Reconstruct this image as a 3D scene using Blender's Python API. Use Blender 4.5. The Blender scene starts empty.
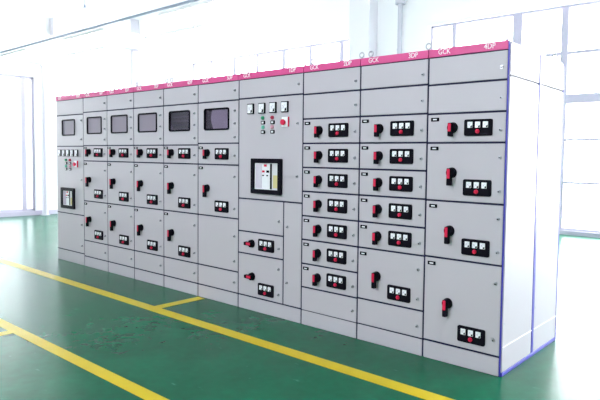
import bpy, bmesh, math, random
from mathutils import Vector, Matrix
random.seed(7)
SC = bpy.context.scene
COL = SC.collection
PI = math.pi

# ------------------------------------------------------------------ materials
def mat(name, col, rough=0.5, metal=0.0, spec=0.5, noise=0.0, nscale=8.0, bump=0.0, bscale=60.0, coat=0.0):
    m = bpy.data.materials.new(name); m.use_nodes = True
    nt = m.node_tree; b = nt.nodes['Principled BSDF']
    b.inputs['Base Color'].default_value = (*col, 1)
    b.inputs['Roughness'].default_value = rough
    b.inputs['Metallic'].default_value = metal
    b.inputs['Specular IOR Level'].default_value = spec
    b.inputs['Coat Weight'].default_value = coat
    tc = nt.nodes.new('ShaderNodeTexCoord')
    if noise > 0:
        n = nt.nodes.new('ShaderNodeTexNoise'); n.inputs['Scale'].default_value = nscale; n.inputs['Detail'].default_value = 5
        r = nt.nodes.new('ShaderNodeMapRange')
        r.inputs['To Min'].default_value = 1 - noise; r.inputs['To Max'].default_value = 1 + noise
        mx = nt.nodes.new('ShaderNodeVectorMath'); mx.operation = 'SCALE'; mx.inputs[0].default_value = col
        nt.links.new(tc.outputs['Object'], n.inputs['Vector']); nt.links.new(n.outputs['Fac'], r.inputs['Value'])
        nt.links.new(r.outputs['Result'], mx.inputs['Scale']); nt.links.new(mx.outputs[0], b.inputs['Base Color'])
    if bump > 0:
        n = nt.nodes.new('ShaderNodeTexNoise'); n.inputs['Scale'].default_value = bscale; n.inputs['Detail'].default_value = 3
        bp = nt.nodes.new('ShaderNodeBump'); bp.inputs['Strength'].default_value = bump; bp.inputs['Distance'].default_value = 0.01
        nt.links.new(tc.outputs['Object'], n.inputs['Vector']); nt.links.new(n.outputs['Fac'], bp.inputs['Height'])
        nt.links.new(bp.outputs['Normal'], b.inputs['Normal'])
    return m

def emis(name, col, s):
    m = bpy.data.materials.new(name); m.use_nodes = True
    b = m.node_tree.nodes['Principled BSDF']
    b.inputs['Base Color'].default_value = (*col, 1)
    b.inputs['Emission Color'].default_value = (*col, 1); b.inputs['Emission Strength'].default_value = s
    return m

def glass_mat(name, tint=(1, 1, 1)):
    m = bpy.data.materials.new(name); m.use_nodes = True
    nt = m.node_tree; nt.nodes.remove(nt.nodes['Principled BSDF'])
    o = nt.nodes['Material Output']; t = nt.nodes.new('ShaderNodeBsdfTransparent'); t.inputs[0].default_value = (*tint, 1)
    g = nt.nodes.new('ShaderNodeBsdfGlossy'); g.inputs['Roughness'].default_value = 0.02
    f = nt.nodes.new('ShaderNodeFresnel'); f.inputs[0].default_value = 1.45
    mx = nt.nodes.new('ShaderNodeMixShader')
    ge = nt.nodes.new('ShaderNodeNewGeometry'); sb = nt.nodes.new('ShaderNodeMath'); sb.operation = 'SUBTRACT'; sb.inputs[0].default_value = 1.0
    ml = nt.nodes.new('ShaderNodeMath'); ml.operation = 'MULTIPLY'     # only the outer face of the pane reflects
    nt.links.new(ge.outputs['Backfacing'], sb.inputs[1]); nt.links.new(sb.outputs[0], ml.inputs[0]); nt.links.new(f.outputs[0], ml.inputs[1])
    nt.links.new(ml.outputs[0], mx.inputs[0]); nt.links.new(t.outputs[0], mx.inputs[1]); nt.links.new(g.outputs[0], mx.inputs[2])
    nt.links.new(mx.outputs[0], o.inputs['Surface'])
    return m

GREY = mat('light_grey_powder_coat', (0.495, 0.468, 0.508), 0.42, spec=0.35, noise=0.02, nscale=3, bump=0.03, bscale=250)
NAVY = mat('dark_navy_frame', (0.012, 0.012, 0.045), 0.6, spec=0.2)
BLUE = mat('blue_edge_film', (0.05, 0.045, 0.40), 0.4)
PINK = mat('pink_header_band', (0.66, 0.065, 0.25), 0.45, noise=0.03, nscale=5)
WHITE = mat('white_lettering', (0.9, 0.88, 0.9), 0.5)
BLACK = mat('black_plastic', (0.008, 0.007, 0.012), 0.4, spec=0.12)
RED = mat('red_plastic', (0.66, 0.02, 0.07), 0.4, spec=0.2)
GREEN = mat('green_lens', (0.0, 0.30, 0.13), 0.3)
PALEGREEN = mat('pale_green_lens', (0.2, 0.65, 0.5), 0.3)
PALEPINK = mat('pale_pink_lens', (0.75, 0.35, 0.45), 0.3)
FACE = mat('white_meter_face', (0.85, 0.87, 0.9), 0.3)
LAV = mat('pale_lavender_plate', (0.62, 0.56, 0.66), 0.4)
LAV2 = mat('lavender_ribs', (0.42, 0.36, 0.48), 0.45)
YELLAB = mat('straw_yellow_label', (0.62, 0.55, 0.25), 0.5)
METAL = mat('chrome_lock', (0.45, 0.46, 0.5), 0.35, metal=0.9)
STEEL = mat('galvanised_eyebolt', (0.40, 0.40, 0.44), 0.4, metal=0.3)
MAUVE = mat('mauve_grey_window_pane', (0.27, 0.235, 0.29), 0.35, spec=0.15)
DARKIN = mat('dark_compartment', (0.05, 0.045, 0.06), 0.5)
BAR = mat('grey_inner_bar', (0.10, 0.09, 0.12), 0.5, spec=0.2)
CURV = mat('lilac_reflected_patch', (0.34, 0.31, 0.37), 0.5, spec=0.2)  # colour of a reflection, put on a plate in one cabinet window
CGLASS = glass_mat('cabinet_window_glass', (0.85, 0.82, 0.88))
WGLASS = glass_mat('window_glass', (0.98, 0.99, 1.0))
WALL = mat('white_wall_paint', (0.83, 0.82, 0.84), 0.8, noise=0.015, nscale=1.5)
CEIL = mat('white_ceiling_paint', (0.72, 0.72, 0.74), 0.85, noise=0.02, nscale=0.6)
FRAME = mat('lilac_grey_window_frame', (0.46, 0.43, 0.54), 0.5)
COLUMN = mat('pale_lilac_column_paint', (0.70, 0.68, 0.73), 0.7)
POST = mat('grey_painted_post', (0.50, 0.49, 0.56), 0.5)
RAIL = mat('blue_grey_rail', (0.28, 0.33, 0.42), 0.5)
TUBE = emis('lit_tube', (1.0, 0.99, 0.97), 6.0); TUBE.cycles.emission_sampling = 'NONE'
CAP = mat('white_enamel', (0.85, 0.85, 0.85), 0.4)
BLACK.node_tree.nodes['Principled BSDF'].inputs['IOR'].default_value = 1.2
YELLOW = mat('yellow_floor_paint', (0.58, 0.44, 0.01), 0.35, spec=0.2, noise=0.10, nscale=9)

def floor_mat():
    m = bpy.data.materials.new('green_epoxy_floor'); m.use_nodes = True
    nt = m.node_tree; b = nt.nodes['Principled BSDF']; N = nt.nodes.new; L = nt.links.new
    tc = N('ShaderNodeTexCoord')
    n1 = N('ShaderNodeTexNoise'); n1.inputs['Scale'].default_value = 1.3; n1.inputs['Detail'].default_value = 4; n1.inputs['Roughness'].default_value = 0.65
    n2 = N('ShaderNodeTexNoise'); n2.inputs['Scale'].default_value = 14; n2.inputs['Detail'].default_value = 3
    L(tc.outputs['Object'], n1.inputs['Vector']); L(tc.outputs['Object'], n2.inputs['Vector'])
    r1 = N('ShaderNodeValToRGB'); r1.color_ramp.elements[0].position = 0.3; r1.color_ramp.elements[1].position = 0.72
    r1.color_ramp.elements[0].color = (0.004, 0.080, 0.038, 1); r1.color_ramp.elements[1].color = (0.004, 0.130, 0.063, 1)
    L(n1.outputs['Fac'], r1.inputs['Fac'])
    r2 = N('ShaderNodeMapRange'); r2.inputs['From Min'].default_value = 0.35; r2.inputs['From Max'].default_value = 0.7
    r2.inputs['To Min'].default_value = 0.93; r2.inputs['To Max'].default_value = 1.07
    L(n2.outputs['Fac'], r2.inputs['Value'])
    sc = N('ShaderNodeVectorMath'); sc.operation = 'SCALE'
    L(r1.outputs['Color'], sc.inputs[0]); L(r2.outputs['Result'], sc.inputs['Scale'])
    L(sc.outputs[0], b.inputs['Base Color'])
    # sparse pale scuffs
    n3 = N('ShaderNodeTexNoise'); n3.inputs['Scale'].default_value = 16; n3.inputs['Detail'].default_value = 3
    mp = N('ShaderNodeMapping'); mp.inputs['Scale'].default_value = (0.35, 1.0, 1.0)
    L(tc.outputs['Object'], mp.inputs['Vector']); L(mp.outputs[0], n3.inputs['Vector'])
    r3 = N('ShaderNodeMapRange'); r3.inputs['From Min'].default_value = 0.70; r3.inputs['From Max'].default_value = 0.78
    L(n3.outputs['Fac'], r3.inputs['Value'])
    mx = N('ShaderNodeMix'); mx.data_type = 'RGBA'; L(r3.outputs['Result'], mx.inputs[0])
    L(sc.outputs[0], mx.inputs[6]); mx.inputs[7].default_value = (0.03, 0.20, 0.13, 1)
    L(mx.outputs[2], b.inputs['Base Color'])
    rr = N('ShaderNodeMapRange'); rr.inputs['To Min'].default_value = 0.20; rr.inputs['To Max'].default_value = 0.30
    L(n1.outputs['Fac'], rr.inputs['Value']); L(rr.outputs['Result'], b.inputs['Roughness'])
    b.inputs['Specular IOR Level'].default_value = 0.13
    nb = N('ShaderNodeTexNoise'); nb.inputs['Scale'].default_value = 5; nb.inputs['Detail'].default_value = 4
    L(tc.outputs['Object'], nb.inputs['Vector'])
    bp = N('ShaderNodeBump'); bp.inputs['Strength'].default_value = 0.15; bp.inputs['Distance'].default_value = 0.010
    L(nb.outputs['Fac'], bp.inputs['Height']); L(bp.outputs['Normal'], b.inputs['Normal'])
    return m
FLOOR = floor_mat()

# ------------------------------------------------------------------ mesh helpers
class MB:
    def __init__(s): s.bm = bmesh.new(); s.mi = 0
    def _fin(s, verts):
        for f in {f for v in verts for f in v.link_faces}: f.material_index = s.mi
    def box(s, x0, x1, y0, y1, z0, z1, bev=0.0, seg=1):
        r = bmesh.ops.create_cube(s.bm, size=1.0)
        M = Matrix.Translation(((x0+x1)/2, (y0+y1)/2, (z0+z1)/2)) @ Matrix.Diagonal((abs(x1-x0), abs(y1-y0), abs(z1-z0), 1))
        bmesh.ops.transform(s.bm, matrix=M, verts=r['verts'])
        vs = r['verts']
        if bev > 0:
            es = list({e for v in vs for e in v.link_edges})
            q = bmesh.ops.bevel(s.bm, geom=es, offset=bev, segments=seg, affect='EDGES', profile=0.5)
            vs = list({v for f in q['faces'] for v in f.verts} | {v for v in vs if v.is_valid})
        s._fin(vs)
        return s
    def cyl(s, c, r, h, axis='y', n=20, r2=None, bev=0.0):
        q = bmesh.ops.create_cone(s.bm, cap_ends=True, segments=n, radius1=r, radius2=r if r2 is None else r2, depth=h)
        R = {'y': Matrix.Rotation(PI/2, 4, 'X'), 'x': Matrix.Rotation(PI/2, 4, 'Y'), 'z': Matrix.Identity(4)}[axis]
        bmesh.ops.transform(s.bm, matrix=Matrix.Translation(c) @ R, verts=q['verts'])
        s._fin(q['verts']); return s
    def rrect(s, x0, x1, z0, z1, y0, y1, r, seg=4):
        """rounded rectangular plate in the xz plane, front at y0 (towards the viewer), back at y1"""
        pts = []
        for cx, cz, a0 in ((x1-r, z1-r, 0), (x0+r, z1-r, 90), (x0+r, z0+r, 180), (x1-r, z0+r, 270)):
            for k in range(seg+1):
                a = math.radians(a0 + 90*k/seg); pts.append((cx + r*math.cos(a), cz + r*math.sin(a)))
        return s.prism(pts, y0, y1)
    def prism(s, pts, y0, y1):
        f = [s.bm.verts.new((x, y0, z)) for x, z in pts]; b = [s.bm.verts.new((x, y1, z)) for x, z in pts]
        n = len(pts); fs = [s.bm.faces.new(f), s.bm.faces.new(b[::-1])]
        for i in range(n): fs.append(s.bm.faces.new((f[i], b[i], b[(i+1) % n], f[(i+1) % n])))
        for q in fs: q.material_index = s.mi
        return s
    def ring(s, x0, x1, z0, z1, w, y0, y1, r=0.012, seg=4):
        """rounded rectangular ring (gasket, frame)"""
        def loop(i):
            rr = max(r - i, 0.003); p = []
            a0_, b0_, a1_, b1_ = x0+i, z0+i, x1-i, z1-i
            for cx, cz, a0 in ((a1_-rr, b1_-rr, 0), (a0_+rr, b1_-rr, 90), (a0_+rr, b0_+rr, 180), (a1_-rr, b0_+rr, 270)):
                for k in range(seg+1):
                    a = math.radians(a0 + 90*k/seg); p.append((cx + rr*math.cos(a), cz + rr*math.sin(a)))
            return p
        o, q = loop(0), loop(w); n = len(o)
        V = [[s.bm.verts.new((x, y, z)) for x, z in L] for L, y in ((o, y0), (q, y0), (o, y1), (q, y1))]
        for i in range(n):
            j = (i+1) % n
            for a, b in ((0, 1), (1, 3), (3, 2), (2, 0)):
                f = s.bm.faces.new((V[a][i], V[a][j], V[b][j], V[b][i])); f.material_index = s.mi
        return s
    def torus(s, c, R, r, M=None, n=20, m=8):
        T = Matrix.Translation(c) @ (M or Matrix.Identity(4)); V = []
        for i in range(n):
            a = 2*PI*i/n
            V.append([s.bm.verts.new(T @ Vector(((R + r*math.cos(2*PI*j/m))*math.cos(a), r*math.sin(2*PI*j/m), (R + r*math.cos(2*PI*j/m))*math.sin(a)))) for j in range(m)])
        for i in range(n):
            for j in range(m):
                f = s.bm.faces.new((V[i][j], V[(i+1) % n][j], V[(i+1) % n][(j+1) % m], V[i][(j+1) % m])); f.material_index = s.mi; f.smooth = True
        return s
    def mesh(s, name, mats):
        bmesh.ops.recalc_face_normals(s.bm, faces=s.bm.faces)
        me = bpy.data.meshes.new(name); s.bm.to_mesh(me); s.bm.free()
        for m in (mats if isinstance(mats, (list, tuple)) else [mats]): me.materials.append(m)
        return me
    def build(s, name, mats, parent=None, loc=(0, 0, 0)):
        return inst(name, s.mesh(name, mats), parent, loc)

def inst(name, me, parent=None, loc=(0, 0, 0), rot=None, label=None):
    o = bpy.data.objects.new(name, me); COL.objects.link(o); o.location = loc
    if rot: o.rotation_euler = rot
    if parent: o.parent = parent
    if label: o['label'] = label
    return o

def tag(o, label, cat, group=None):
    o['label'] = label; o['category'] = cat
    if group: o['group'] = group
    return o

def struct(o): o['kind'] = 'structure'; return o

def empty(name, loc=(0, 0, 0)):
    o = bpy.data.objects.new(name, None); COL.objects.link(o); o.location = loc; o.empty_display_size = 0.2
    return o

# ------------------------------------------------------------------ shared control meshes (front faces -y, origin on the door face)
def m_knob(reach):
    b = MB(); b.mi = 0
    b.cyl((0, -0.003, 0), 0.037, 0.006, n=28)
    b.cyl((0, -0.015, 0), 0.034, 0.022, n=28)
    b.cyl((0, -0.028, 0), 0.030, 0.008, n=28, r2=0.026)
    b.rrect(-0.016, 0.015, -reach, 0.031, -0.050, -0.024, 0.006)
    b.mi = 1; b.rrect(-0.013, 0.009, -reach*0.45, 0.027, -0.053, -0.049, 0.003)
    return b.mesh('rotary_handle', [BLACK, RED])
def m_plate():
    b = MB(); b.mi = 0; b.rrect(-0.102, 0.102, -0.055, 0.055, -0.010, 0, 0.012)
    b.rrect(-0.094, 0.094, -0.047, 0.047, -0.013, -0.009, 0.008)
    return b.mesh('meter_panel', BLACK)
def m_meter(w=0.021, h=0.021, bez=0.0):
    b = MB(); b.mi = 0 if bez == 0 else 1
    b.rrect(-w-bez, w+bez, -h-bez, h+bez, -0.014, 0, 0.003)
    b.mi = 0; b.rrect(-w, w, -h, h, -0.018, -0.010, 0.003)
    b.mi = 1
    b.prism([(w*0.9, -h*0.9), (w*0.9, -h*0.15), (w*0.45, -h*0.35), (w*0.15, -h*0.9)], -0.0185, -0.017)
    b.mi = 2; b.prism([(-w*0.55, h*0.30), (w*0.25, -h*0.5), (w*0.32, -h*0.42), (-w*0.48, h*0.38)], -0.0188, -0.017)
    for k in range(5):
        a = math.radians(100 + 17*k); r0, r1 = w*1.05, w*1.3
        cx, cz = w*0.5, -h*0.6
        p, q = (cx + r0*math.cos(a), cz + r0*math.sin(a)), (cx + r1*math.cos(a), cz + r1*math.sin(a))
        n = (-(q[1]-p[1])*0.18, (q[0]-p[0])*0.18)
        b.prism([(p[0]-n[0], p[1]-n[1]), (q[0]-n[0], q[1]-n[1]), (q[0]+n[0], q[1]+n[1]), (p[0]+n[0], p[1]+n[1])], -0.0186, -0.017)
    return b.mesh('meter', [FACE, BLACK, LAV2])
def m_lamp(m, r=0.016):
    b = MB(); b.cyl((0, -0.006, 0), r, 0.012, n=18).cyl((0, -0.016, 0), r*0.85, 0.010, n=18, r2=r*0.55)
    return b.mesh('indicator_lamp', m)
def m_label():
    b = MB(); b.mi = 0; b.box(-0.032, 0.032, -0.006, 0, -0.013, 0.013, 0.002)
    b.mi = 1; b.box(-0.015, 0.015, -0.0070, -0.005, -0.0042, 0.0042)
    return b.mesh('label_plate', [BLACK, FACE])
def m_lock(s=1.0):
    b = MB(); b.mi = 0; b.cyl((0, -0.003, 0), 0.013*s, 0.006, n=18).cyl((0, -0.008, 0), 0.010*s, 0.008, n=18, r2=0.009*s)
    b.mi = 1; b.box(-0.0045*s, 0.0045*s, -0.0135, -0.010, -0.006*s, 0.002*s)
    return b.mesh('lock', [METAL, BLACK])
def m_selector():
    b = MB(); b.mi = 0; b.rrect(-0.024, 0.024, -0.016, 0.016, -0.008, 0, 0.006)
    b.mi = 1; b.rrect(-0.012, 0.012, -0.008, 0.008, -0.011, -0.007, 0.003)
    return b.mesh('selector_switch', [BLACK, FACE])
def m_estop():
    b = MB(); b.mi = 0; b.rrect(-0.038, 0.038, -0.042, 0.042, -0.012, 0, 0.004)
    b.mi = 1; b.box(0.038, 0.044, -0.014, 0, -0.042, 0.042)
    b.mi = 1; b.cyl((-0.008, -0.018, -0.004), 0.018, 0.016, n=24).cyl((-0.008, -0.030, -0.004), 0.025, 0.010, n=24)
    return b.mesh('emergency_stop_button', [FACE, RED])
def m_eyebolt():
    b = MB(); b.cyl((0, 0, 0.004), 0.020, 0.008, 'z', n=16).cyl((0, 0, 0.012), 0.009, 0.020, 'z', n=12)
    b.torus((0, 0, 0.042), 0.021, 0.0055)
    return b.mesh('lifting_eyebolt', STEEL)
KNOB, KNOB2, PLATE, METER, LAMPR = m_knob(0.062), m_knob(0.088), m_plate(), m_meter(0.018, 0.020), m_lamp(RED, 0.0145)
LABEL, LOCK, SELECT, ESTOP, EYE = m_label(), m_lock(0.95), m_selector(), m_estop(), m_eyebolt()
BIGMETER = m_meter(0.033, 0.039, 0.008)
LG, LR, LPG, LPP = (m_lamp(x, 0.017) for x in (GREEN, mat('dark_red_lens', (0.42, 0.01, 0.05), 0.3), PALEGREEN, PALEPINK))

GAP = 0.0065       # half of the dark joint between two doors
FY = -0.020        # front face of the doors (body front at 0)

SEALS = {}
def door(parent, x0, x1, z0, z1, name='door', window=None, label=None, window_kind='mauve'):
    """door leaf in cabinet coordinates (x from the left edge of its own cabinet)"""
    b = MB(); a0, a1, c0, c1 = x0+GAP, x1-GAP, z0+GAP, z1-GAP
    if window is None:
        b.box(a0, a1, FY, -0.001, c0, c1, 0.0025)
    else:
        w0, w1, v0, v1 = window
        for q in ((a0, w0, c0, c1), (w1, a1, c0, c1), (w0, w1, v1, c1), (w0, w1, c0, v0)): b.box(q[0], q[1], FY, -0.001, q[2], q[3])
    d = b.build(name, GREY, parent)
    SEALS.setdefault(parent.name, []).append((x0, x1, z0, z1))
    if label: d['label'] = label
    if window:
        MB().ring(w0-0.004, w1+0.004, v0-0.004, v1+0.004, 0.016, FY-0.008, FY+0.004, 0.026).build('window_gasket', BLACK, d)
        if window_kind == 'mauve':
            MB().box(w0, w1, FY+0.004, -0.004, v0, v1).build('window_pane', MAUVE, d)
        else:
            MB().box(w0, w1, FY+0.002, FY+0.006, v0, v1).build('window_pane', CGLASS, d)
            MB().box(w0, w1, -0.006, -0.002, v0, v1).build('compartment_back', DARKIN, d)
            if window_kind == 'bars':
                q = MB(); n = 5; H = (v1-v0)  # plain grey bars and a wedge behind the glass
                for k in range(n):
                    zc = v0 + H*(k+0.6)/n; q.box(w0+0.05, w1-0.004, FY+0.007, -0.006, zc-0.008, zc+0.004)
                q.prism([(w0+0.01, v0+0.01), (w0+0.065, v0+0.01), (w0+0.015, v0+0.11)], FY+0.007, -0.006)
                q.build('inner_bars', BAR, d, )
            else:
                q = MB()  # curved plate imitating a lighter patch reflected in the glass
                pts = [(w1-0.01, v0+0.004), (w1-0.01, v1-0.004)]
                for k in range(9):
                    t = k/8; pts.append((w0+0.115+0.03*math.sin(PI*t)*-1 + 0.02*t, v1-0.004-(v1-v0-0.008)*t))
                q.prism(pts, FY+0.007, -0.008)
                q.build('reflected_patch', CURV, d)
                q = MB()
                for k in range(5): q.box(w0+0.01, w0+0.07, FY+0.010, -0.006, v0+0.02+k*0.04, v0+0.032+k*0.04)
                q.build('inner_bars', BAR, d)
    return d

def knob(d, x, z, horiz=False):
    return inst('rotary_handle', KNOB2 if d.name.startswith('door') and not horiz else KNOB, d, (x, FY, z), (0, math.radians(90) if horiz else 0, 0))
def meters(d, x, z):
    inst('meter_panel', PLATE, d, (x, FY, z))
    for k in (-1, 0, 1): inst('meter', METER, d, (x + k*0.056, FY+0.001, z+0.018))
    inst('indicator_lamp', LAMPR, d, (x, FY-0.010, z-0.026))
def lab(d, x, z): inst('label_plate', LABEL, d, (x, FY, z))
def lock(d, x, z): inst('lock', LOCK, d, (x, FY, z))

# ------------------------------------------------------------------ text
def text_mesh(s, size, mat_, sx=0.92):
    c = bpy.data.curves.new('lettering', 'FONT'); c.body = s; c.size = size; c.extrude = 0.001; c.align_x = 'CENTER'; c.align_y = 'CENTER'; c.resolution_u = 3
    t = bpy.data.objects.new('tmp', c); COL.objects.link(t); bpy.context.view_layer.update()
    me = bpy.data.meshes.new_from_object(t.evaluated_get(bpy.context.evaluated_depsgraph_get()))
    bpy.data.objects.remove(t); bpy.data.curves.remove(c)
    me.transform(Matrix.Rotation(PI/2, 4, 'X') @ Matrix.Diagonal((sx, 1, 1, 1)))
    me.materials.clear(); me.materials.append(mat_); me.name = 'lettering'
    return me
GCK = text_mesh('GCK', 0.050, WHITE)

# ------------------------------------------------------------------ cabinets
H = 2.2; D1, D2 = 0.524, 1.013
seams = [-6.415, -5.659, -5.066, -4.470, -3.875, -3.267, -2.640, -1.812, -1.201, -0.592, 0.0]
HEAD = 2.142

def cabinet(i, tagtxt, label, group=None, kick=0.128, side=False):
    x0, x1 = seams[i], seams[i+1]; w = x1-x0
    c = empty('switchgear_cabinet', (x0, 0.020, 0)); tag(c, label, 'switchgear cabinet', 'switchgear cabinets in one row')
    b = MB(); b.box(0.002, w-0.002, 0.0, 0.030, 0.0, H-0.002); b.build('front_frame', NAVY, c)
    b = MB(); b.box(0.002, w-0.002, 0.0305, D2, 0.004, H-0.002, 0.002); b.build('cabinet_body', GREY, c)
    MB().box(GAP, w-GAP, FY, -0.001, 0.0, kick-GAP, 0.0025).build('kick_plate', GREY, c)
    b = MB(); b.box(0.002, w-0.003, FY-0.003, -0.001, HEAD, H-0.002, 0.002); hb = b.build('header_band', PINK, c)
    inst('lettering', GCK, hb, (min(0.115, w*0.16) if w > 0.7 else 0.125, FY-0.004, 2.172))
    inst('lettering', text_mesh(tagtxt, 0.050, WHITE), hb, (w-0.13, FY-0.004, 2.172))
    for ex in (0.045, w-0.045):
        for ey in (0.05, D2-0.06): inst('lifting_eyebolt', EYE, c, (ex, ey, H-0.003))
    if side:
        # end covers with blue edge film
        for (y0, y1) in ((-0.009, 0.492), (0.540, D2-0.012)):
            MB().box(w-0.001, w+0.012, y0, y1, 1.980, H-0.025, 0.002).build('side_cover', GREY, c, )
            MB().box(w-0.001, w+0.012, y0, y1, 0.027, 1.970, 0.002).build('side_cover', GREY, c)
            MB().box(w+0.010, w+0.015, y0, y1, 0.193, 0.200).build('side_strip', WHITE, c)
            s = MB()
            for z in (0.35, 1.15, 1.86, 2.02, 2.13):
                for y in (y0+0.02, y1-0.02): s.cyl((w+0.013, y, z), 0.006, 0.003, 'x', n=10)
            s.build('side_screws', METAL, c)
        f = MB()
        f.box(w-0.003, w+0.005, -0.0215, -0.010, 0.0, H-0.004, 0.002)
        f.box(w-0.004, w+0.014, 0.498, 0.532, 0.030, H-0.02, 0.002)
        f.box(w-0.004, w+0.014, D2-0.010, D2+0.004, 0.0, H-0.02, 0.002)
        f.box(w-0.004, w+0.015, -0.010, D2-0.010, 0.0, 0.025, 0.002)
        f.build('edge_trim', BLUE, c)['label'] = 'blue protective film along the cabinet end edges'
    return c, w

# --- leftmost: incoming cabinet
c, w = cabinet(0, '10DP', 'leftmost grey switchgear cabinet, with mauve window, five small meters and a framed circuit breaker', kick=0.150)
o = -seams[0]
d = door(c, 0, w, 1.940, HEAD, 'top_panel')
d = door(c, 0, w, 1.533, 1.940, window=(o-6.237, o-5.884, 1.675, 1.880)); lock(d, w-0.05, 1.86); lock(d, w-0.05, 1.62)
d = door(c, 0, w, 0.645, 1.533)
SM = m_meter(0.030, 0.038, 0.006)
for k in range(5): inst('meter', SM, d, (o-6.305+k*0.118, FY, 1.444))
inst('indicator_lamp', LG, d, (o-6.132, FY, 1.352)); inst('indicator_lamp', LR, d, (o-6.018, FY, 1.352))
inst('indicator_lamp', LPG, d, (o-6.132, FY, 1.270)); inst('indicator_lamp', LPP, d, (o-6.018, FY, 1.270))
for x in (-6.132, -6.018):
    for z in (1.310, 1.231): inst('selector_switch', SELECT, d, (o+x, FY, z))
inst('emergency_stop_button', ESTOP, d, (o-5.851, FY, 1.303))
def breaker(d, x0, x1, z0, z1):
    W, Hh = x1-x0, z1-z0
    MB().ring(x0, x1, z0, z1, 0.040, FY-0.026, FY, 0.010).build('breaker_frame', BLACK, d)
    q = MB(); q.mi = 0; a0, a1, c0, c1 = x0+0.038, x1-0.038, z0+0.038, z1-0.038
    q.box(a0, a1, FY-0.010, FY, c0, c1)
    ww, hh = a1-a0, c1-c0
    q.mi = 1
    for k in range(5): q.box(a0+ww*(0.06+0.055*k), a0+ww*(0.085+0.055*k), FY-0.014, FY-0.009, c0+hh*0.05, c1-hh*0.06)
    q.mi = 2; q.box(a0+ww*0.66, a0+ww*0.73, FY-0.018, FY-0.009, c0+hh*0.03, c1-hh*0.03, 0.003)
    q.mi = 4; q.box(a0+ww*0.73, a1-0.002, FY-0.012, FY-0.009, c0+hh*0.03, c1-hh*0.04)
    q.mi = 3; q.box(a0+ww*0.78, a1-ww*0.03, FY-0.013, FY-0.011, c0+hh*0.08, c0+hh*0.55)
    q.build('breaker_face', [FACE, LAV, BLACK, YELLAB, mat('pale_breaker_panel', (0.66, 0.66, 0.68), 0.4)], d)
    for (u, v, s_, m) in ((0.46, 0.90, 0.032, RED), (0.38, 0.68, 0.028, RED), (0.56, 0.68, 0.032, BLACK), (0.37, 0.53, 0.018, BLACK), (0.54, 0.53, 0.018, BLACK)):
        x, z = a0+ww*u, c0+hh*v
        MB().box(x-ww*s_*1.6, x+ww*s_*1.6, FY-0.018, FY-0.009, z-hh*s_*1.3, z+hh*s_*1.3, 0.002).build('push_button', m, d)
breaker(d, o-6.257, o-5.894, 0.712, 0.985)
lock(d, w-0.05, 1.10)
d = door(c, 0, w, 0.150, 0.645, name='door'); lock(d, w-0.055, 0.521); lock(d, w-0.055, 0.248)

# --- five feeder cabinets with an inspection window
wins = [(-5.552, -5.195), (-4.964, -4.600), (-4.369, -3.999), (-3.764, -3.401), (-3.160, -2.782)]
tags = ['9DP', '8DP', '7DP', '6DP', '5DP']
labs = ['grey switchgear cabinet second from the left end, mauve window',
        'grey switchgear cabinet third from the left end of the row, mauve window',
        'grey switchgear cabinet fourth from the left, mauve window, just left of the dark window',
        'grey switchgear cabinet whose dark inspection window shows horizontal bars',
        'grey switchgear cabinet whose window shows a curved lilac reflection, with a blank lower door']
kinds = ['mauve', 'mauve', 'mauve', 'bars', 'sheet']  # sheet: plate that stands in for a reflection
for j in range(5):
    i = j+1; x0 = seams[i]
    c, w = cabinet(i, tags[j], labs[j])
    kx = 0.158; px = 0.382
    d = door(c, 0, w, 1.958, HEAD, 'top_panel'); lock(d, w-0.055, 2.05)
    d = door(c, 0, w, 1.555 if j == 4 else 1.540, 1.958, window=(wins[j][0]-x0, wins[j][1]-x0, 1.685, 1.892), window_kind=kinds[j])
    for z in (1.86, 1.74, 1.61): lock(d, w-0.055, z)
    d = door(c, 0, w, 1.347, 1.555 if j == 4 else 1.540, 'drawer_front')
    knob(d, kx, 1.462); meters(d, px, 1.453); lab(d, 0.052, 1.510); lock(d, w-0.055, 1.436)
    d = door(c, 0, w, 0.839, 1.347)
    knob(d, kx, 1.112); meters(d, px, 0.942); lab(d, 0.052, 1.310); lock(d, w-0.055, 1.235); lock(d, w-0.055, 0.93)
    if j < 4:
        d = door(c, 0, w, 0.332, 0.839)
        knob(d, kx, 0.612); meters(d, px, 0.434); lab(d, 0.052, 0.803); lock(d, w-0.055, 0.720); lock(d, w-0.055, 0.435)
    else:
        d = door(c, 0, w, 0.332, 0.839); lock(d, w-0.055, 0.67); lock(d, w-0.055, 0.43)
    d = door(c, 0, w, 0.128, 0.332, 'lower_panel'); lock(d, w-0.055, 0.228)

# --- wide incomer 1DP
c, w = cabinet(6, '1DP', 'widest grey switchgear cabinet, marked 1DP, with four meters above a large framed circuit breaker'); o = -seams[6]
d = door(c, 0, w, 1.964, HEAD, 'top_panel'); lock(d, w-0.05, 2.05)
d = door(c, 0, w, 1.039, 1.964)
for x in (-2.466, -2.315, -2.172, -2.024): inst('meter', BIGMETER, d, (o+x, FY, 1.865))
inst('indicator_lamp', LG, d, (o-2.306, FY, 1.778)); inst('indicator_lamp', LR, d, (o-2.181, FY, 1.777))
inst('indicator_lamp', LPG, d, (o-2.302, FY, 1.694)); inst('indicator_lamp', LPP, d, (o-2.181, FY, 1.693))
for x in (-2.302, -2.178):
    for z in (1.736, 1.652): inst('selector_switch', SELECT, d, (o+x, FY, z))
inst('emergency_stop_button', ESTOP, d, (o-2.018, FY, 1.735))
breaker(d, o-2.441, o-2.050, 1.096, 1.414)
lock(d, w-0.060, 1.717); lock(d, w-0.060, 1.266)
xs = o-2.035
d = door(c, 0, xs, 0.733, 1.039); lock(d, xs-0.053, 0.861)
d = door(c, 0, xs, 0.526, 0.733, 'drawer_front'); knob(d, o-2.442, 0.628, True); meters(d, o-2.250, 0.628); lock(d, xs-0.053, 0.617)
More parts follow.
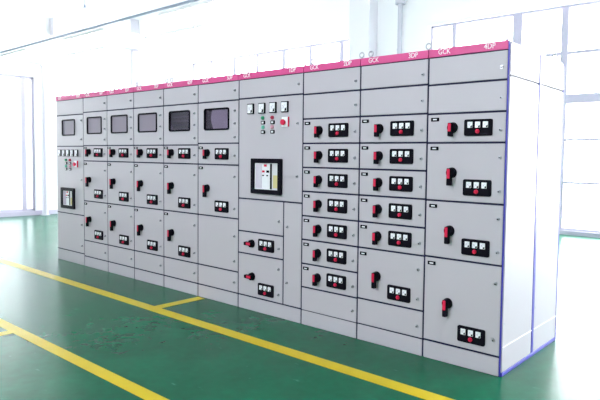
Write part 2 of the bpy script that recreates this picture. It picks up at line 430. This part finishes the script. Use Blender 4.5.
d = door(c, 0, xs, 0.128, 0.526); knob(d, o-2.436, 0.322, True); meters(d, o-2.250, 0.222); lock(d, xs-0.053, 0.433); lock(d, xs-0.053, 0.205)
d = door(c, xs, w, 0.128, 1.039, 'door', label='tall narrow blank door'); lock(d, xs+0.050, 0.821); lock(d, xs+0.050, 0.328)

# --- 2DP and 3DP: stacks of withdrawable drawers
Z = [1.957, 1.752, 1.547, 1.345, 1.142, 0.935, 0.732, 0.526, 0.324]
def drawers(c, w, n):
    d = door(c, 0, w, Z[0], HEAD, 'top_panel'); lock(d, w-0.045, 2.03)
    d = door(c, 0, w, Z[1], Z[0], 'top_panel'); lock(d, w-0.045, 1.845)
    for k in range(n):
        z1, z0 = Z[1+k], Z[2+k]
        d = door(c, 0, w, z0, z1, 'drawer_front')
        knob(d, 0.190, z1-0.098); meters(d, 0.396, z1-0.100); lab(d, 0.056, z1-0.038); lock(d, w-0.045, z1-0.115)
c, w = cabinet(7, '2DP', 'grey switchgear cabinet marked 2DP, a stack of seven drawers above a blank panel')
drawers(c, w, 7); d = door(c, 0, w, 0.122, Z[8], 'lower_panel'); lock(d, w-0.045, 0.215)
c, w = cabinet(8, '3DP', 'grey switchgear cabinet marked 3DP, with five drawers above one taller door')
drawers(c, w, 5)
d = door(c, 0, w, 0.329, Z[6]); knob(d, 0.190, 0.528); meters(d, 0.396, 0.426); lab(d, 0.056, 0.688); lock(d, w-0.050, 0.629); lock(d, w-0.050, 0.412)
d = door(c, 0, w, 0.125, 0.329, 'lower_panel'); lock(d, w-0.050, 0.212)

# --- 4DP: end cabinet with the visible side
c, w = cabinet(9, '4DP', 'rightmost grey switchgear cabinet, marked 4DP, its blue-edged side showing', side=True)
d = door(c, 0, w, 1.949, HEAD, 'top_panel'); lock(d, w-0.042, 2.03)
d = door(c, 0, w, 1.746, 1.949, 'top_panel'); lock(d, w-0.040, 1.834)
d = door(c, 0, w, 1.544, 1.746, 'drawer_front'); knob(d, 0.206, 1.648); meters(d, 0.396, 1.645); lab(d, 0.064, 1.707); lock(d, w-0.040, 1.627)
d = door(c, 0, w, 1.139, 1.544); knob(d, 0.206, 1.338); meters(d, 0.398, 1.242); lab(d, 0.064, 1.505); lock(d, w-0.038, 1.447); lock(d, w-0.038, 1.225)
d = door(c, 0, w, 0.736, 1.139); knob(d, 0.200, 0.935); meters(d, 0.398, 0.838); lab(d, 0.064, 1.100); lock(d, w-0.038, 1.045); lock(d, w-0.038, 0.823)
d = door(c, 0, w, 0.130, 0.736); knob(d, 0.198, 0.425); meters(d, 0.384, 0.235); lab(d, 0.062, 0.692); lock(d, w-0.042, 0.615); lock(d, w-0.048, 0.237)

for c in [o for o in COL.objects if o.name.startswith('switchgear_cabinet')]:
    b = MB(); ww = max(q[1] for q in SEALS[c.name]); zk = min(q[2] for q in SEALS[c.name])
    for q in SEALS[c.name] + [(0, ww, 0, zk)]:
        b.ring(q[0]+0.0005, q[1]-0.0005, q[2]+0.0005, q[3]-0.0005, GAP-0.0008, -0.0165, 0, 0.004, 1)
    b.build('door_seal', NAVY, c)

# ------------------------------------------------------------------ building
CZ = 6.3; YB = 7.8; XE = -12.5; YR = 2.75; XL = -24.5; XR = 8.5; YF = -9.0; T = 0.24
struct(MB().box(XL-0.3, XR+0.3, YF-0.3, YB+0.3, -0.2, 0.0).build('floor', FLOOR))
struct(MB().box(XL-0.3, XR+0.3, YF-0.3, YB+0.3, CZ, CZ+0.2).build('ceiling', CEIL))

def wall_run(name, a0, a1, openings, place):
    """a wall of boxes around its openings; openings (a0,a1,z0,z1); place(a0,a1,z0,z1) -> box args"""
    b = MB(); cur = a0
    for (p, q, z0, z1) in openings:
        if p > cur: b.box(*place(cur, p, 0, CZ))
        b.box(*place(p, q, z1, CZ))
        if z0 > 0: b.box(*place(p, q, 0, z0))
        cur = q
    if a1 > cur: b.box(*place(cur, a1, 0, CZ))
    return struct(b.build(name, WALL if name != 'wall_front' else COLUMN))  # front wall is out of view, toned darker to dim the cabinet fronts
nwin = [0]
def window(axis, face, out, a0, a1, z0, z1, vs, hs, fr=0.05):
    """window unit: frame + mullions (vs: (pos, halfwidth)), transoms (hs), pane; face = inner wall plane, out = outward sign"""
    nwin[0] += 1; b = MB()
    d0, d1 = sorted((face + out*0.03, face + out*0.10))
    def bx(p, q, r, s, e=0.0):
        if axis == 'x': b.box(p, q, d0-e, d1+e, r, s, 0.004)
        else: b.box(d0-e, d1+e, p, q, r, s, 0.004)
    bx(a0, a0+fr, z0, z1); bx(a1-fr, a1, z0, z1); bx(a0, a1, z1-fr, z1); bx(a0, a1, z0, z0+fr)
    for v, hw in vs: bx(v-hw, v+hw, z0, z1, 0.006)
    for h, hw in hs: bx(a0, a1, h-hw, h+hw)
    o = struct(b.build('window_%d' % nwin[0], FRAME))
    g0, g1 = sorted((face + out*0.060, face + out*0.066))
    q = MB()
    if axis == 'x': q.box(a0+0.01, a1-0.01, g0, g1, z0+0.01, z1-0.01)
    else: q.box(g0, g1, a0+0.01, a1-0.01, z0+0.01, z1-0.01)
    q.build('window_pane', WGLASS, o)
    # portal so that daylight is sampled through the opening
    l = bpy.data.lights.new('window_portal', 'AREA'); l.shape = 'RECTANGLE'; l.size = a1-a0; l.size_y = z1-z0
    l.cycles.is_portal = True
    lo = bpy.data.objects.new('window_portal', l); COL.objects.link(lo)
    m = (a0+a1)/2; zc = (z0+z1)/2; f = face + out*0.2
    if axis == 'x': lo.location = (m, f, zc); lo.rotation_euler = (PI/2*(-1 if out > 0 else 1), 0, 0)
    else: lo.location = (f, m, zc); lo.rotation_euler = (PI/2, 0, PI/2*(1 if out > 0 else -1))
    return o
def seq(a, b, n, hw): return [(a + (b-a)*k/n, hw) for k in range(1, n)]

ZT = 4.47
# back wall: three glazed bays
bays = [(-23.6, -18.2, 0.9, ZT), (-14.30, -7.50, 0.9, ZT), (-5.30, 7.6, 0.08, ZT)]
wall_run('wall_back', XL-0.3, XR+0.3, bays, lambda a, b, z0, z1: (a, b, YB, YB+T, z0, z1))
window('x', YB, 1, *bays[0], [(-22.97, .05), (-22.05, .03), (-21.03, .05), (-20.03, .03), (-19.06, .05)], [(3.0, .03), (1.9, .03)])
window('x', YB, 1, *bays[1], [(-13.33, .05), (-12.21, .06), (-11.17, .05), (-10.09, .07), (-9.05, .05), (-7.96, .07)], [(3.0, .03), (1.9, .03)])
window('x', YB, 1, *bays[2], [(-4.71, .05), (-3.25, .10), (-2.28, .07)] + [(-1.05+1.15*k, .06 if k % 2 else .09) for k in range(8)], [(3.55, .03), (2.66, .09), (1.86, .025), (1.02, .025)])
# end wall of the near bay and its return
ends = [(-1.6, 2.18, 0.10, 3.2)]
wall_run('wall_left', YF, YR, ends, lambda a, b, z0, z1: (XE-T, XE, a, b, z0, z1))
window('y', XE, -1, *ends[0], [(1.95, .05)], [])
struct(MB().box(XL, XE-T, YR-T, YR, 0, CZ).build('wall_return', WALL))
fars = [(3.6, 7.0, 0.9, ZT)]
wall_run('wall_end', YR-T, YB, fars, lambda a, b, z0, z1: (XL-T, XL, a, b, z0, z1))
window('y', XL, -1, *fars[0], seq(3.6, 7.0, 3, .04), [(3.0, .03)])
# right wall and the wall behind the viewer
rw = [(1.0, 7.0, 3.0, 4.8)]  # unseen high window, added and sized for the light on the cabinet end
wall_run('wall_right', YF, YB, rw, lambda a, b, z0, z1: (XR, XR+T, a, b, z0, z1))
for r in rw: window('y', XR, 1, *r, seq(r[0], r[1], 5, .04), [(3.3, .03)])
fw = [(-4.5, 1.5, 3.4, 5.2)]  # unseen clerestory, kept small to limit light on the cabinet fronts
wall_run('wall_front', XE-T, XR+T, fw, lambda a, b, z0, z1: (a, b, YF-T, YF, z0, z1))
for r in fw: window('x', YF, -1, *r, seq(r[0], r[1], 4, .04), [(3.3, .03)])

# skirting along the back wall, wall columns, beam, post
struct(MB().box(XL, XR, YB-0.02, YB, 0, 0.08).build('baseboard_back', FRAME))
struct(MB().box(XE, XE+0.02, YF, YR, 0, 0.10).build('baseboard_left', FRAME))
struct(MB().box(-7.42, -6.80, YB-0.35, YB, 0, CZ, 0.01).build('trim_1', COLUMN))
struct(MB().box(-18.1, -17.5, YB-0.35, YB, 0, CZ, 0.01).build('trim_2', COLUMN))
struct(MB().box(XE-0.12, XE+0.18, YR-0.2, 5.0, 4.22, 4.62, 0.01).build('trim_3', COLUMN))
struct(MB().box(XE-0.12, XE+0.18, 4.72, 5.02, 0, 4.22, 0.01).build('trim_4', COLUMN))
struct(MB().box(XE, XE+0.10, YF, YR, 3.52, 3.64, 0.01).build('trim_5', WALL))
struct(MB().box(-5.35, 7.7, YB-0.05, YB, ZT, ZT+0.07, 0.005).build('trim_6', WALL))
struct(MB().box(-14.35, -7.45, YB-0.05, YB, ZT, ZT+0.07, 0.005).build('trim_7', WALL))
p = MB(); p.cyl((0, 0, 1.76), 0.062, 3.52, 'z', n=20).cyl((0, 0, 0.01), 0.10, 0.02, 'z', n=20).cyl((0, 0, 1.4), 0.067, 0.05, 'z', n=20)
tag(p.build('steel_post', POST, None, (XE+0.17, 2.32, 0)), 'slim grey steel post standing by the white wall at the far left', 'post')
p = MB(); p.cyl((0, 0, 2.55), 0.055, 5.1, 'z', n=20).cyl((0, 0, 5.10), 0.12, 0.10, 'z', n=20)
for z in (1.0, 2.5, 4.0): p.cyl((0, 0, z), 0.062, 0.04, 'z', n=20)
tag(p.build('wall_pipe', POST, None, (-6.05, YB-0.14, 0)), 'grey vertical pipe on the back wall, rising behind the 3DP cabinet', 'pipe')

# floor lines
def line(x0, x1, y0, y1, label):
    o = MB().box(x0, x1, y0, y1, 0.0, 0.0025).build('floor_line', YELLOW); tag(o, label, 'floor marking', 'yellow lines painted on the floor')
line(-11.5, 4.0, -0.625, -0.515, 'long yellow floor line nearest the cabinets, running parallel to them')
line(-3.235, -3.125, -0.515, -0.021, 'short yellow floor line linking the long line to the cabinets')
line(-11.5, 3.0, -1.705, -1.615, 'long yellow floor line farther from the cabinets, across the lower left corner')
line(-3.42, -3.33, -4.0, -1.705, 'short yellow floor line branching off at the left edge of the photo')

# lighting track and battens
LZ = 3.49
def batten_meshes(L):
    b = MB(); b.box(-L/2, L/2, -0.045, 0.045, 0.03, 0.085, 0.006); h = b.mesh('lamp_housing', CAP)
    b = MB(); b.cyl((0, 0, 0.0), 0.028, L-0.06, 'x', n=14); t = b.mesh('lamp_tube', TUBE)
    b = MB(); b.cyl((0, 0, 0.085+(CZ-LZ-0.085)/2), 0.005, CZ-LZ-0.085, 'z', n=8)
    r = b.mesh('hanging_rod', CAP); return h, t, r
BH, BT, BR = batten_meshes(1.5)
def batten(x, y, label, group):
    e = empty('strip_light', (x, y, LZ)); tag(e, label, 'ceiling light', group)
    inst('lamp_housing', BH, e); inst('lamp_tube', BT, e)
    for s in (-0.55, 0.55): inst('hanging_rod', BR, e, (s, 0, 0))
for x, lb in ((-11.70, 'white strip light under the blue-grey rail, at the left edge of the photo'),
              (-8.55, 'white strip light under the blue-grey rail, second from the left edge'),
              (-5.40, 'white strip light where the blue-grey rail leaves the top of the photo')):
    batten(x, 1.44, lb, 'strip lights under the rail')
for x, lb in ((-11.48, 'leftmost strip light of the rear row, just above the slim grey post'), (-9.97, 'rear row strip light touching the one above the slim grey post'),
              (-7.15, 'third strip light from the left in the rear row'), (-5.62, 'rightmost strip light of the rear row in view, reaching the top edge')):
    batten(x, 2.25, lb, 'strip lights of the rear row')
r = empty('lighting_rail', (0, 0, 0)); tag(r, 'long thin blue-grey rail hanging below the ceiling at upper left', 'rail')
MB().box(XE, 4.5, 1.355, 1.385, 3.585, 3.618, 0.004).build('rail_bar', RAIL, r)
MB().box(XE, XE+0.02, 1.33, 1.39, 3.55, 3.63, 0.004).build('wall_bracket', RAIL, r)
for x in (-10.1, -6.9, -3.7, -0.5, 2.7): MB().cyl((x, 1.37, (CZ+3.615)/2), 0.005, CZ-3.615, 'z', n=8).build('hanging_rod', CAP, r)
for (x, y, z, lb) in ((-10.2, 2.26, 4.45, 'small sprinkler head on a thin drop pipe near the top left'), (-7.0, 4.0, 4.50, 'small sprinkler head on a thin drop pipe at the top edge, above the 5DP cabinet')):
    b = MB(); b.cyl((0, 0, (CZ-z)/2), 0.012, CZ-z, 'z', n=8).cyl((0, 0, 0), 0.055, 0.012, 'z', n=14).cyl((0, 0, 0.03), 0.025, 0.05, 'z', n=10)
    tag(b.build('ceiling_sprinkler', RAIL, None, (x, y, z)), lb, 'sprinkler', 'ceiling sprinklers')

# ------------------------------------------------------------------ daylight
W = bpy.data.worlds.new('daylight'); SC.world = W; W.use_nodes = True
bg = W.node_tree.nodes['Background']; bg.inputs[0].default_value = (0.96, 0.975, 1.0, 1); bg.inputs[1].default_value = 7.5

# ------------------------------------------------------------------ camera
C = Vector((1.52216, -3.47961, 1.42245)); yaw, pit, rol = map(math.radians, (-38.81516, -3.01864, 0.87217))
fwd = Vector((math.sin(yaw)*math.cos(pit), math.cos(yaw)*math.cos(pit), math.sin(pit)))
r = fwd.cross(Vector((0, 0, 1))).normalized(); u = r.cross(fwd)
r2 = r*math.cos(rol) + u*math.sin(rol); u2 = -r*math.sin(rol) + u*math.cos(rol)
cam = bpy.data.cameras.new('camera'); co = bpy.data.objects.new('camera', cam); COL.objects.link(co)
M = Matrix((r2, u2, -fwd)).transposed().to_4x4(); M.translation = C; co.matrix_world = M
cam.sensor_width = 36; cam.lens = 565.715*36/600
cam.shift_x = -51.2386/600; cam.shift_y = -11.2158/600
cam.clip_start = 0.05; cam.clip_end = 200
SC.camera = co

SC.view_settings.view_transform = 'Standard'; SC.view_settings.look = 'None'; SC.view_settings.gamma = 1
SC.view_settings.use_curve_mapping = False; SC.view_settings.exposure = 1.36
cy = SC.cycles; cy.max_bounces = 10; cy.diffuse_bounces = 6; cy.glossy_bounces = 4; cy.transparent_max_bounces = 16; cy.use_denoising = True
cy.caustics_reflective = False; cy.sample_clamp_indirect = 4
cy.denoiser = 'OPENIMAGEDENOISE'; cy.denoising_prefilter = 'ACCURATE'; cy.denoising_input_passes = 'RGB_ALBEDO_NORMAL'
